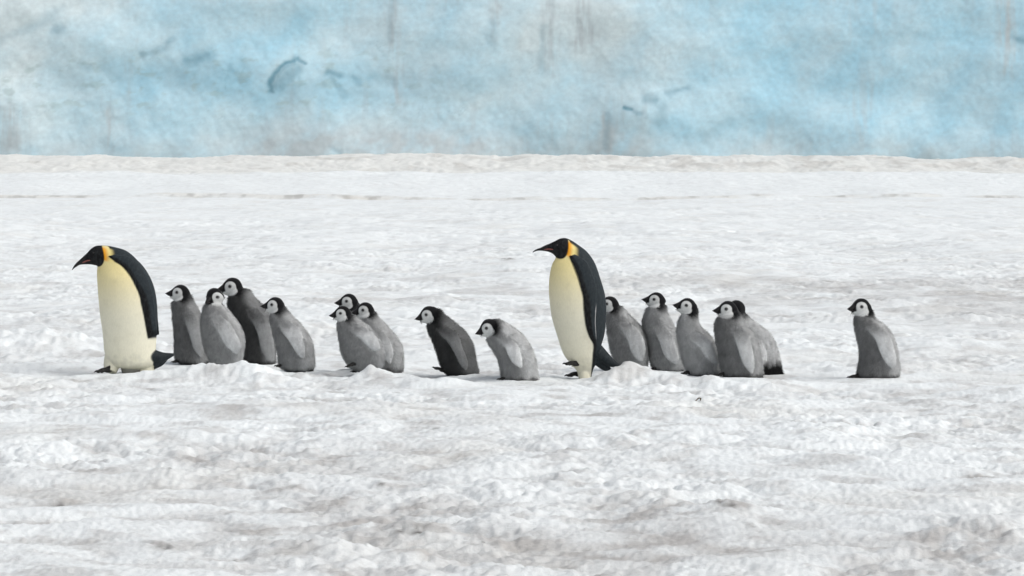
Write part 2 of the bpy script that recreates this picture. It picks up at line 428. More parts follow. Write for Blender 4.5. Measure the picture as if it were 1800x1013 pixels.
for px, py, hw, hh in [(704, 934, 10, 4), (738, 934, 26, 5), (755, 926, 6, 2), (850, 943, 3, 2), (880, 432, 0.1, 0.1), (893, 466, 10, 1.6), (1290, 906, 20, 2.5), (105, 878, 16, 2.5), (290, 960, 16, 2.5),
                       (1265, 903, 9, 2), (1320, 930, 8, 2), (765, 760, 7, 1.8), (1725, 850, 12, 2), (1710, 880, 12, 2), (300, 832, 4, 2), (670, 852, 6, 2)]:
    gx, gy = on_ground(px, py)
    g2 = on_ground(px, py - hh)
    DARK_MARKS.append((gx, gy, hw / FPX * gy, max(abs(g2[1] - gy), 0.07)))

def height(x, y):
    near = 1 - smooth(45, 110, y)
    calm = np.ones_like(x)
    for cx, cy, a, rx, ry in MOUNDS:
        if rx > 0.5: calm = calm * (1 - 0.75 * blob(x, y, cx, cy, rx * 1.1, ry * 1.1))
    h = 0.06 * perlin(x / 4.5, y / 7.0, 1) + 0.10 * perlin(x / 14, y / 18, 2) * smooth(36, 60, y)
    patch = smooth(-0.5, 0.5, perlin(x / 1.7, y / 2.6, 21))
    wx = x + 0.10 * perlin(x / 0.5, y / 0.5, 30)
    wy = y + 0.14 * perlin(x / 0.5, y / 0.5, 31)
    h += 0.062 * (np.abs(perlin(wx / 0.9, wy / 1.1, 3)) - 0.3)
    h += 0.036 * (np.abs(perlin(wx / 0.36, wy / 0.42, 4)) - 0.3) * (0.35 + 0.9 * patch)
    h += 0.020 * (np.abs(perlin(wx / 0.15, wy / 0.18, 5)) - 0.3) * (0.35 + patch) * near
    h += 0.009 * (np.abs(perlin(wx / 0.065, wy / 0.08, 22)) - 0.3) * (0.4 + patch) * (1 - smooth(26, 44, y))
    h += 0.008 * perlin(x / 0.07, y / 0.08, 6) * (0.3 + patch) * near
    h += 0.006 * perlin(x / 0.03, y / 0.035, 7) * (1 - smooth(24, 40, y))
    # farther off: wind-packed, longer forms
    h += 0.10 * perlin(x / 2.6, y / 6.0, 8) * smooth(40, 80, y)
    h *= 1 - 0.4 * smooth(90, 150, y)
    h = h * calm
    # flattened around the birds
    f = np.zeros_like(x)
    for cx, cy in FLAT:
        f = np.maximum(f, np.exp(-(((x - cx) / 0.26) ** 2 + ((y - cy) / 0.34) ** 2) ** 1.5))
    h = h * (1 - 0.5 * f)
    for cx, cy, a, rx, ry in MOUNDS:
        b = blob(x, y, cx, cy, rx, ry)
        h = h + a * b * (1 + 0.35 * perlin(x / 0.22, y / 0.26, 14) + 0.14 * perlin(x / 0.06, y / 0.08, 15)) * (1 - 0.6 * f)
    # small crusts whose near-black faces look towards the viewer's side
    for cx, cy, rx, ry in DARK_MARKS:
        h = h + 0.016 * blob(x, y, cx, cy + 1.8 * ry, rx * 2.6, ry * 1.8)
    # stepped bank in front of the ice
    wob = 3.5 * perlin(x / 16, x * 0 + 2.3, 9) + 0.8 * perlin(x / 2.2, x * 0, 10)
    step = 0.16 * smooth(150 + wob, 151.4 + wob, y) * (0.75 + 0.5 * perlin(x / 5, x * 0 + 9, 17))
    rise = 0.72 * smooth(151, 172, y)
    crest = 0.67 + 0.05 * perlin(x / 11, x * 0, 12) + 0.05 * fbm(x / 2.5, x * 0, 3, 19) - 0.0045 * np.abs(x + 2)
    bank = crest * smooth(172 + 2.5 * perlin(x / 9, x * 0, 13), 184, y) + (0.07 * perlin(x / 1.2, y / 2.0, 16) + 0.05 * np.abs(perlin(x / 0.5, y / 0.9, 18))) * smooth(160, 175, y)
    h = h + (step + rise + bank) * 1.0
    h = h - 1.2 * smooth(187, 197, y)
    return h

ys = [13.6]
while ys[-1] < 150:
    ys.append(ys[-1] + max(0.020, 0.0021 * ys[-1]))
while ys[-1] < 199.4:
    ys.append(ys[-1] + 0.22)
ys = np.array([-40, -15, -5, 0, 4, 7, 9, 10.5, 11.5, 12.4, 13.1] + ys)
tt = np.arange(-0.125, 0.12501, 0.00026)
ext = [0.127, 0.13, 0.135, 0.142, 0.155, 0.175, 0.21, 0.27, 0.36, 0.5, 0.75, 1.2, 2.0, 3.5]
tt = np.concatenate([[-e for e in reversed(ext)], tt, ext])
YY, TT = np.meshgrid(ys, tt, indexing='ij')
XX = (np.maximum(YY, 0) + 11.0) * TT
HH = height(XX.ravel(), YY.ravel())
X1, Y1 = XX.ravel(), YY.ravel()
nr, nc = YY.shape
idx = np.arange(nr * nc).reshape(nr, nc)
quads = np.stack([idx[:-1, :-1], idx[:-1, 1:], idx[1:, 1:], idx[1:, :-1]], -1).reshape(-1, 4)
sv_ = np.stack([X1, Y1, HH], 1)
# wide apron below it out to the horizon
R = 3000.0
k0 = len(sv_)
sv_ = np.concatenate([sv_, np.array([[-R, -R, -0.9], [R, -R, -0.9], [R, R, -0.9], [-R, R, -0.9]])])
me = mesh_from('snow', sv_, [quads, np.array([[k0, k0 + 1, k0 + 2, k0 + 3]])])
def dirt_fields(x, y):
    stain = 0.20 * smooth(-0.05, 0.75, fbm(x / 3.2, y / 4.2, 4, 40)) + 0.42 * smooth(0.05, 0.8, fbm(x / 0.42, y / 0.6, 5, 46, 0.6))
    wx = x + 0.10 * perlin(x / 0.5, y / 0.5, 30)
    wy = y + 0.14 * perlin(x / 0.5, y / 0.5, 31)
    low = np.abs(perlin(wx / 0.9, wy / 1.1, 3)) + 0.25 * perlin(x / 4.5, y / 7.0, 1) + 0.22 * fbm(x / 0.3, y / 0.4, 3, 44)
    stain += 0.40 * smooth(0.34, -0.14, low) * (1 - 0.55 * smooth(24, 40, y))
    stain *= 1 - 0.35 * smooth(33, 45, y)
    stain *= 1 - 0.5 * smooth(60, 110, y)
    stain += 0.13 * smooth(25, 16, y)
    n = 0.55 + 0.75 * fbm(x / 0.22, y / 0.4, 3, 52)
    for cx, cy, rx, ry, s in STAINS:
        stain = stain + s * 0.95 * blob(x, y, cx, cy, rx, ry) * np.clip(n, 0, 1.6)
    dark_marks = np.zeros_like(x)
    m = 0.9 + 1.3 * fbm(x / 0.06, y / 0.12, 3, 57)
    for cx, cy, rx, ry in DARK_MARKS:
        dark_marks = np.maximum(dark_marks, blob(x, y, cx, cy, rx, ry) * np.clip(m, 0, 1.0) * 0.85)
    line = np.exp(-((y - 151.0 - 3.5 * perlin(x / 16, x * 0 + 2.3, 9)) / 1.3) ** 2) * smooth(-0.6, 0.3, fbm(x / 2.4, y / 4, 5, 60) - 0.03 * np.maximum(x - 6, 0))
    beige = 0.50 * smooth(167, 173, y + 4 * perlin(x / 7, y / 9, 61)) + 0.22 * smooth(0.1, 0.8, fbm(x / 1.6, y / 2.4, 4, 63)) * (y < 150)
    beige += 0.55 * line
    band = smooth(41, 45, y) * smooth(60, 53, y)
    stain += 0.38 * band * smooth(-0.3, 0.6, fbm(x / 1.1, y / 3.5, 4, 75) + 0.05 * x)
    dark_marks = np.maximum(dark_marks, 0.36 * line * smooth(-0.15, 0.55, fbm(x / 0.5, y / 2, 4, 66)))
    stain += 0.55 * smooth(172, 178, y) * smooth(0.0, 0.6, fbm(x / 1.3, y / 3.0, 4, 70) + 0.012 * (x - 6))
    return np.clip(stain, 0, 1), np.clip(beige, 0, 1), np.clip(dark_marks, 0, 1)
s_, b_, d_ = dirt_fields(X1, Y1)
z4 = np.zeros(4)
float_attr(me, 'stain', np.concatenate([s_, z4]))
float_attr(me, 'beige', np.concatenate([b_, z4]))
float_attr(me, 'dark_marks', np.concatenate([d_, z4]))
snow = link('snow_ground', me, M_SNOW)
snow['kind'] = 'structure'

# ------------------------------------------------------------------ ice cliff
CL = 200.0
def cl(px, py):
    q = at_depth(px, py, CL)
    return q[0], q[2]
K = CL / FPX
cx = np.arange(-27, 27.01, 0.06)
e = list(np.arange(27.15, 62, 0.16)) + [63, 65, 69, 76, 88, 110, 150]
cx = np.concatenate([[-q for q in reversed(e)], cx, e])
cz = np.concatenate([[-1.2, -0.4, 0.3], np.arange(0.7, 9.6, 0.06), [9.8, 10.3, 11, 12, 13, 14.2, 15.2, 16]])
ZZ, XC = np.meshgrid(cz, cx, indexing='ij')
x, z = XC.ravel(), ZZ.ravel()
PX = 900 + x / K
PY = 506.5 - (z - CAMZ + math.tan(PITCH) * CL) / K   # close enough to the pixel a point falls on
big = fbm(x / 7, z / 4, 4, 80, 0.28)
disp = -0.6 * big - 0.018 * np.abs(fbm(x / 1.9, z / 1.3, 4, 85)) - 0.005 * fbm(x / 0.35, z / 0.3, 3, 88)
xr, zr = 0.83 * x + 0.56 * z, -0.56 * x + 0.83 * z
disp += 0.03 * fbm(xr / 1.3, zr / 2.6, 4, 90) + 0.06 * z
wpx = PX + 5 * fbm(x / 0.8, z / 0.8, 4, 100)
wpy = PY + 3.5 * fbm(x / 0.8, z / 0.8, 4, 104)
def seg(pts, r):
    """soft 0..1 closeness to a polyline in the face of the ice"""
    best = np.full_like(x, 1e9)
    for (x0, y0), (x1, y1) in zip(pts[:-1], pts[1:]):
        dx, dy = x1 - x0, y1 - y0
        t = np.clip(((wpx - x0) * dx + (wpy - y0) * dy) / (dx * dx + dy * dy), 0, 1)
        best = np.minimum(best, np.hypot(wpx - x0 - t * dx, wpy - y0 - t * dy))
    return np.exp(-(best / r) ** 2)
def bl(px, py, rx, ry):
    return np.exp(-((wpx - px) / rx) ** 2 - ((wpy - py) / ry) ** 2)
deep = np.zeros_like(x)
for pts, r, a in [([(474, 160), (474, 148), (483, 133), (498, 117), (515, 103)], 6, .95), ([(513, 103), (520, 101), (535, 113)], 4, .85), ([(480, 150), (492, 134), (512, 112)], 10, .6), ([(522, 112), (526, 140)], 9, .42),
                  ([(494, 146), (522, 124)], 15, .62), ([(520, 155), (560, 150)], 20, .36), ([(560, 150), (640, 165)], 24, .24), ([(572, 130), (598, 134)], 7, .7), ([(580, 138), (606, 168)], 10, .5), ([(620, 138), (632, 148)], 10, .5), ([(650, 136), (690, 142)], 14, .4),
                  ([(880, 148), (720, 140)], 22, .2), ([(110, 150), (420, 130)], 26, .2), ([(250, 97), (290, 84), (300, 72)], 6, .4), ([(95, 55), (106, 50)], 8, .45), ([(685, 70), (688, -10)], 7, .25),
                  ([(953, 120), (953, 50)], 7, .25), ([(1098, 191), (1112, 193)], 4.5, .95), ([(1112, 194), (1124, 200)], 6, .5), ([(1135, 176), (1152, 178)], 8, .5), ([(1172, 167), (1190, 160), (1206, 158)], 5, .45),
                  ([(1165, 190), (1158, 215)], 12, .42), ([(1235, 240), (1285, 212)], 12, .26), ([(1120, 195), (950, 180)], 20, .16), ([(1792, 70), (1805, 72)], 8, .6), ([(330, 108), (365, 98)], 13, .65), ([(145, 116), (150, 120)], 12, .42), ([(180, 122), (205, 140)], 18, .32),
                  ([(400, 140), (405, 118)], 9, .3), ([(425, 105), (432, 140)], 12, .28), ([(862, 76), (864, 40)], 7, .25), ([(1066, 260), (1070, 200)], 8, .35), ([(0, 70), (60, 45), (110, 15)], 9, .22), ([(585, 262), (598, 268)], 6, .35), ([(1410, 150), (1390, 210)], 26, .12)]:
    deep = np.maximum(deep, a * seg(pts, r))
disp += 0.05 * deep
crk = smooth(0.055, 0.0, np.abs(fbm(xr / 1.7, zr / 1.1, 5, 140))) * smooth(0.15, 0.6, fbm(x / 2.6, z / 1.2, 3, 145))
zone = smooth(40, 90, PY) * smooth(240, 190, PY)
crk *= 0.06 + 0.22 * zone * smooth(1250, 900, PX)
disp += 0.02 * crk
V = np.stack([x, CL + disp, z], 1)
n0, n1_ = ZZ.shape
idx = np.arange(n0 * n1_).reshape(n0, n1_)
quads = np.stack([idx[:-1, :-1], idx[:-1, 1:], idx[1:, 1:], idx[1:, :-1]], -1).reshape(-1, 4)
# solid behind: top row goes back, then down
top = idx[-1]
Vb = V[top].copy(); Vb[:, 1] += 60; Vb[:, 2] += 3
Vc = Vb.copy(); Vc[:, 2] = -1.2
kb = len(V)
ib = np.arange(len(top)) + kb
ic = ib + len(top)
q2 = np.stack([top[:-1], top[1:], ib[1:], ib[:-1]], -1)
q3 = np.stack([ib[:-1], ib[1:], ic[1:], ic[:-1]], -1)
me = mesh_from('ice_cliff', np.concatenate([V, Vb, Vc]), [quads, q2, q3])
white = np.array([0.665, 0.765, 0.785]); blue = np.array([0.395, 0.65, 0.775]); dblue = np.array([0.13, 0.29, 0.37]); dirty = np.array([0.485, 0.545, 0.565]); grn = np.array([0.36, 0.47, 0.46])
def mixc(c, d, f):
    f = np.clip(f, 0, 1)[:, None]
    return c * (1 - f) + d * f
fb = fbm(xr / 2.8, zr / 1.9, 6, 110)
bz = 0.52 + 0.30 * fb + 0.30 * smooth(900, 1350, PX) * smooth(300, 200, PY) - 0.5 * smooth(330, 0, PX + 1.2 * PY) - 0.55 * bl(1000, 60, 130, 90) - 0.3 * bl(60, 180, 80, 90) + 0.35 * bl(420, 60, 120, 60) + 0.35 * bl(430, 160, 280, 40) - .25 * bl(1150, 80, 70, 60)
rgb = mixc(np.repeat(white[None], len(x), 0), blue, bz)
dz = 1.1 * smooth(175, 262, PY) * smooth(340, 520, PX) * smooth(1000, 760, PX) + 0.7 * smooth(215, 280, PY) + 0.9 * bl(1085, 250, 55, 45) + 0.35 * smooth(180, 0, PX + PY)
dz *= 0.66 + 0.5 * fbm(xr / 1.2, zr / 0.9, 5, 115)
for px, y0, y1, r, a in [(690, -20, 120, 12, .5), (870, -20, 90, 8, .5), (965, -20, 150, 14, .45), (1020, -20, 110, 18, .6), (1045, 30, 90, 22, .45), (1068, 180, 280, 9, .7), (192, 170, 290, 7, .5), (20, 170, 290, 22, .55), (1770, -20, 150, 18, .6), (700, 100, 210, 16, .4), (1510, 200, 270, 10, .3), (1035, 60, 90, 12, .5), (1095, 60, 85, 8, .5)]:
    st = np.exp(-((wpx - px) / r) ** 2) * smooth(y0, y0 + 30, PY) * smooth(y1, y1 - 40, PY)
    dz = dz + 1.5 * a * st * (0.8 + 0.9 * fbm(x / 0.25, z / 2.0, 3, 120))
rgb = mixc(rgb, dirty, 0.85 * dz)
rgb = mixc(rgb, grn, 0.5 * smooth(0.25, 0.8, fbm(x / 1.0, z / 0.5, 4, 130)) * smooth(60, 120, PY) * smooth(230, 170, PY) * smooth(950, 600, PX))
vst = smooth(0.05, 0.6, fbm(x / 0.55, z / 5.0, 4, 150)) * smooth(-0.2, 0.5, fbm(x / 5, z / 5, 2, 155))
rgb = mixc(rgb, np.array([0.46, 0.54, 0.57]), 0.34 * vst)
rgb = rgb * (1 + 0.08 * fbm(x / 0.30, z / 0.22, 4, 160))[:, None]
rgb = mixc(rgb, np.array([0.22, 0.38, 0.44]), crk)
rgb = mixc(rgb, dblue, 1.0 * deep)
fill = np.repeat(white[None], 2 * len(top), 0)
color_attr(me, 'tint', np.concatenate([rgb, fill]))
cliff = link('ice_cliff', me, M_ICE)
cliff['kind'] = 'structure'

# ------------------------------------------------------------------ penguin building blocks
def catmull(P, n):
    P = np.asarray(P, float)
    k = len(P)
    ext_ = np.concatenate([[2 * P[0] - P[1]], P, [2 * P[-1] - P[-2]]])
    t = np.linspace(0, k - 1 - 1e-9, n)
    i = np.floor(t).astype(int)
    f = (t - i)[:, None]
    p0, p1, p2, p3 = ext_[i], ext_[i + 1], ext_[i + 2], ext_[i + 3]
    return 0.5 * (2 * p1 + (p2 - p0) * f + (2 * p0 - 5 * p1 + 4 * p2 - p3) * f ** 2 + (3 * p1 - p0 - 3 * p2 + p3) * f ** 3)

def tube(rings):
    """closed skin over rings (k x m x 3); returns verts, quads, tris"""
    rings = np.asarray(rings)
    k, m, _ = rings.shape
    v = rings.reshape(-1, 3)
    ii = np.arange(k * m).reshape(k, m)
    nx = np.roll(ii, -1, 1)
    q = np.stack([ii[:-1], nx[:-1], nx[1:], ii[1:]], -1).reshape(-1, 4)
    v = np.concatenate([v, rings[0].mean(0)[None], rings[-1].mean(0)[None]])
    a, b = k * m, k * m + 1
    t = np.concatenate([np.stack([nx[0], ii[0], np.full(m, a)], -1), np.stack([ii[-1], nx[-1], np.full(m, b)], -1)])
    return v, q, t

def join(parts):
    vs, qs, ts, o = [], [], [], 0
    for v, q, t in parts:
        vs.append(v)
        if len(q): qs.append(q + o)
        if len(t): ts.append(t + o)
        o += len(v)
    return np.concatenate(vs), ([np.concatenate(qs)] if qs else []) + ([np.concatenate(ts)] if ts else [])

def remeshed(name, parts, voxel, it=3, fac=0.5):
    v, f = join(parts)
    me = mesh_from('source', v, f)
    o = bpy.data.objects.new('source', me)
    col.objects.link(o)
    m = o.modifiers.new('remesh', 'REMESH'); m.mode = 'VOXEL'; m.voxel_size = voxel
    m.use_smooth_shade = True
    s = o.modifiers.new('smooth', 'SMOOTH'); s.iterations = it; s.factor = fac
    dg = bpy.context.evaluated_depsgraph_get()
    out = bpy.data.meshes.new_from_object(o.evaluated_get(dg))
    out.name = name
    bpy.data.objects.remove(o)
    bpy.data.meshes.remove(me)
    out.polygons.foreach_set('use_smooth', np.ones(len(out.polygons), dtype=bool))
    return out

def coords(me):
    a = np.empty(len(me.vertices) * 3, dtype=np.float32)
    me.vertices.foreach_get('co', a)
    return a.reshape(-1, 3).astype(float)

def normals(me):
    a = np.empty(len(me.vertices) * 3, dtype=np.float32)
    me.vertices.foreach_get('normal', a)
    return a.reshape(-1, 3).astype(float)

PHI = np.linspace(0, 2 * np.pi, 56, endpoint=False)
def ring_set(pairs, ratio, n, PHI=PHI):
    """pairs: k x 2 x 3 (front, back) local points; ratio: per pair half width over half depth"""
    P = catmull(np.asarray(pairs).reshape(len(pairs), 6), n).reshape(n, 2, 3)
    r = np.interp(np.linspace(0, len(pairs) - 1, n), np.arange(len(pairs)), ratio)
    c = P.mean(1)
    u = (P[:, 1] - P[:, 0]) / 2
    a = np.linalg.norm(u, axis=1)
    rings = c[:, None] + u[:, None] * np.cos(PHI)[None, :, None]
    rings[:, :, 1] += (a * r)[:, None] * np.sin(PHI)[None]
    return rings, c, u, a

def blade(sections, thick, ns=26, m=16, taper=0.35):
    """flat limb from sections (L, T) k x 2 x 3 with thickness along y"""
    ph = np.linspace(0, 2 * np.pi, m, endpoint=False)
    P = catmull(np.asarray(sections).reshape(len(sections), 6), ns).reshape(ns, 2, 3)
    s = np.linspace(0, 1, ns)
    th = thick * (taper + (1 - taper) * smooth(0.0, 0.35, s)) * (0.75 + 0.4 * np.sin(np.pi * s)) * np.where(s > 0.85, 1 - (s - 0.85) * 3.2, 1)
    c = P.mean(1); u = (P[:, 1] - P[:, 0]) / 2
    rings = c[:, None] + u[:, None] * np.cos(ph)[None, :, None]
    rings[:, :, 1] += th[:, None] * np.sin(ph)[None]
    return tube(rings)

def spine(pts, radii, flat=1.0, n=14, m=14):
    P = catmull(pts, n)
    r = np.interp(np.linspace(0, len(pts) - 1, n), np.arange(len(pts)), radii)
    T = np.gradient(P, axis=0)
    T /= np.linalg.norm(T, axis=1)[:, None] + 1e-9
    A = np.cross(T, np.array([0, 1.0, 0])); A /= np.linalg.norm(A, axis=1)[:, None] + 1e-9
    B = np.cross(T, A)
    ph = np.linspace(0, 2 * np.pi, m, endpoint=False)
    rings = P[:, None] + r[:, None, None] * (A[:, None] * np.cos(ph)[None, :, None] * flat + B[:, None] * np.sin(ph)[None, :, None])
    return tube(rings)

def Rz(t):
    c_, s_ = math.cos(t), math.sin(t); return np.array([[c_, -s_, 0], [s_, c_, 0], [0, 0, 1]])
def Ry(t):
    c_, s_ = math.cos(t), math.sin(t); return np.array([[c_, 0, s_], [0, 1, 0], [-s_, 0, c_]])

def foot_mesh(name, size, pose):
    """black foot pointing to -x: three toes with claws; pose 0 flat, 1 flat forward, 2/3/4 lifted"""
    tilt = {0: 0.0, 1: 0.05, 2: -0.10, 3: 0.42, 4: 0.15}[pose]
    parts, claws = [], []
    for k in (-1, 0, 1):
        a = k * 0.42
        L = 1.0 if k == 0 else 0.88
        dx, dy = -math.cos(a), math.sin(a)
        pts = [(0.25, 0, 0.16), (0.0 + dx * 0.12, dy * 0.12, 0.14), (dx * 0.5 * L, dy * 0.5 * L, 0.13 + 0.03), (dx * 0.85 * L, dy * 0.85 * L, 0.075), (dx * L, dy * L, 0.06)]
        parts.append(spine(np.array(pts), [0.13, 0.15, 0.11, 0.10, 0.06], n=16, m=10))
        cl_ = [(dx * 0.93 * L, dy * 0.93 * L, 0.085), (dx * 1.12 * L, dy * 1.12 * L, 0.085), (dx * 1.27 * L, dy * 1.27 * L, 0.02)]
        claws.append(spine(np.array(cl_), [0.058, 0.045, 0.008], n=8, m=8))
    up_ = np.array([1, 1, 1.5])
    parts = [(v_ * up_, q_, t_) for v_, q_, t_ in parts]
    claws = [(v_ * up_, q_, t_) for v_, q_, t_ in claws]
    parts.append(spine(np.array([(0.35, 0, 0.2), (0.15, 0, 0.30), (0.0, 0, 0.55)]), [0.16, 0.19, 0.2], n=8, m=10))
    web = np.array([(0, -0.06, .15), (0, 0.06, .15), (-0.62, 0.27, .15), (-0.62, -0.27, .15)])
    v = np.concatenate([web + (0, 0, 0.05), web - (0, 0, 0.04)])
    parts.append((v, np.array([[0, 1, 2, 3], [7, 6, 5, 4], [0, 4, 5, 1], [1, 5, 6, 2], [2, 6, 7, 3], [3, 7, 4, 0]]), np.zeros((0, 3), int)))
    R_ = Ry(tilt)
    def xf(pl):
        return [((v_ @ R_.T) * size, q_, t_) for v_, q_, t_ in pl]
    me = remeshed(name, xf(parts), 0.045 * size, 2)
    return me, xf(claws)

def add_feet(root, t, base, scale0, crop, yawdeg):
    for k, f in enumerate(t['feet']):
        px, py = px_of(crop, f[0], f[1])
        sz = scale0 * (f[3] if len(f) > 3 else 1.0)
        me, claws = foot_mesh('foot', sz, f[2])
        o = link('foot', me, M_FOOT, root)
        dy = (-0.05 if k == 0 else 0.05) * (scale0 / 0.075)
        if f[2] in (2,): dy = -0.09
        if f[2] == 4: dy = -0.06
        q = at_depth(px, py, t['d'] + dy) - base
        if f[2] == 0:
            q[2] = 0.006; q[0] -= 0.012
        o.location = q
        o.rotation_euler = (0, 0, math.radians(yawdeg + (10 if k == 0 else -8)))
        for c_ in claws:
            link('claw', mesh_from('claw', c_[0], [c_[1], c_[2]]), M_CLAW, o)

def surface_y(bvh, xx, zz, side=-1):
    h = bvh.ray_cast(Vector((xx, side * 3, zz)), Vector((0, -side, 0)))
    return h[0].y if h[0] is not None else None

def flipper_sections(bvh, secs, lift, side=-1, sink=1.2):
    """secs in local x/z -> sections lying on the body surface"""
    out = []
    last = 0.0
    for (lx, lz, tx, tz) in secs:
        ysL = surface_y(bvh, lx * 0.75 + tx * 0.25, lz * 0.75 + tz * 0.25, side)
        ysT = surface_y(bvh, lx * 0.35 + tx * 0.65, lz * 0.35 + tz * 0.65, side)
        if ysL is None and ysT is None:
            ysL = ysT = last
        ysL = ysT if ysL is None else ysL
        ysT = ysL if ysT is None else ysT
        last = ysL
        yl = ysL + side * lift
        yt = 0.5 * (ysL + ysT) + side * lift
        out.append([(lx, yl, lz), (tx, yt, tz)])
    out = np.array(out)
    k = len(out)
    out[0, :, 1] -= side * lift * sink
    out[1, :, 1] -= side * lift * sink / 3
    y = out[:, :, 1].copy()           # ease the y run
    for _ in range(2):
        y[1:-1] = 0.25 * y[:-2] + 0.5 * y[1:-1] + 0.25 * y[2:]
    out[:, :, 1] = y
    return out

class Src:
    """source points with attributes, for carrying colours over to the remeshed skin"""
    def __init__(self): self.p, self.a = [], []
    def add(self, pts, attr):
        self.p.append(pts); self.a.append(attr)
    def carry(self, q, k=4):
        P = np.concatenate(self.p); A = np.concatenate(self.a)
        kd = kdtree.KDTree(len(P))
        for i, v in enumerate(P): kd.insert(v, i)
        kd.balance()
        out = np.zeros((len(q), A.shape[1]))
        for i, v in enumerate(q):
            r = kd.find_n(v, k)
            ws = [1.0 / (d_ + 0.0015) ** 2 for _, _, d_ in r]
            s = sum(ws)
            for (c_, j, d_), w_ in zip(r, ws): out[i] += A[j] * (w_ / s)
        return out

HEAD_SEC = np.array([  # x, top, bottom, half width (unit: half the head's height)
    (1.02, 0.30, -0.35, 0.30), (0.92, 0.52, -0.62, 0.55), (0.70, 0.76, -0.82, 0.74), (0.40, 0.93, -0.95, 0.86), (0.05, 1.0, -1.0, 0.90),
    (-0.30, 0.95, -0.99, 0.84), (-0.60, 0.78, -0.93, 0.72), (-0.85, 0.58, -0.83, 0.55), (-1.03, 0.41, -0.71, 0.40), (-1.20, 0.25, -0.56, 0.27)])
def head_rings():
    H_ = catmull(HEAD_SEC, 40)
    ph = np.linspace(0, 2 * np.pi, 40, endpoint=False)
    r = np.zeros((40, 40, 3))
    r[:, :, 0] = H_[:, 0][:, None]
    r[:, :, 2] = ((H_[:, 1] + H_[:, 2]) / 2)[:, None] + ((H_[:, 1] - H_[:, 2]) / 2)[:, None] * np.sin(ph)
    r[:, :, 1] = H_[:, 3][:, None] * np.cos(ph)
    return r

def face_colour(h, base, capfade):
    """h: points in head coordinates. black cap, white face patch, over base colour"""
    X, Y, Z = h[:, 0], np.abs(h[:, 1]), h[:, 2]
    xx = np.where(X < 0, X / 1.40, X / 1.0)
    low = np.where(Z < 0, Z / 1.0, Z / 1.1)
    r = np.sqrt(xx ** 2 + low ** 2 + (Y / 1.35) ** 2 * 0.4)
    back = smooth(-0.25, 0.65, X)
    fade = 0.09 + capfade * back
    black = 1 - smooth(0.97, 1.09 + (0.35 + capfade) * back, r)
    # nape: dark runs down behind the cheek
    c = base * (1 - black[:, None]) + np.array([0.008, 0.008, 0.009]) * black[:, None]
    d1 = np.sqrt(((X + 0.30) / 0.60) ** 2 + ((Z - 0.04) / 0.60) ** 2)
    d2 = np.sqrt(((X + 0.45) / 0.82) ** 2 + ((Z + 0.48) / 0.46) ** 2)
    d = -np.log(np.exp(-7 * d1) + np.exp(-7 * d2)) / 7
    white = 1 - smooth(0.93, 1.05, d)
    white *= 1 - smooth(-0.80, -0.98, X) * smooth(-0.46, -0.34, Z) * (1 - smooth(-0.12, 0.0, Z) * smooth(-0.95, -0.85, X))    # lores stay black towards the beak
    white *= smooth(0.20, 0.38, Y + smooth(-0.45, -0.62, Z))          # forehead stripe
    c = c * (1 - white[:, None]) + np.array([0.62, 0.63, 0.62]) * white[:, None]
    ring = 1 - smooth(0.17, 0.24, np.sqrt((X + 0.36) ** 2 + (Z - 0.10) ** 2))
    c = c * (1 - 0.8 * (ring * (Y > 0.3))[:, None]) + 0.02 * 0.8 * (ring * (Y > 0.3))[:, None]
    return c

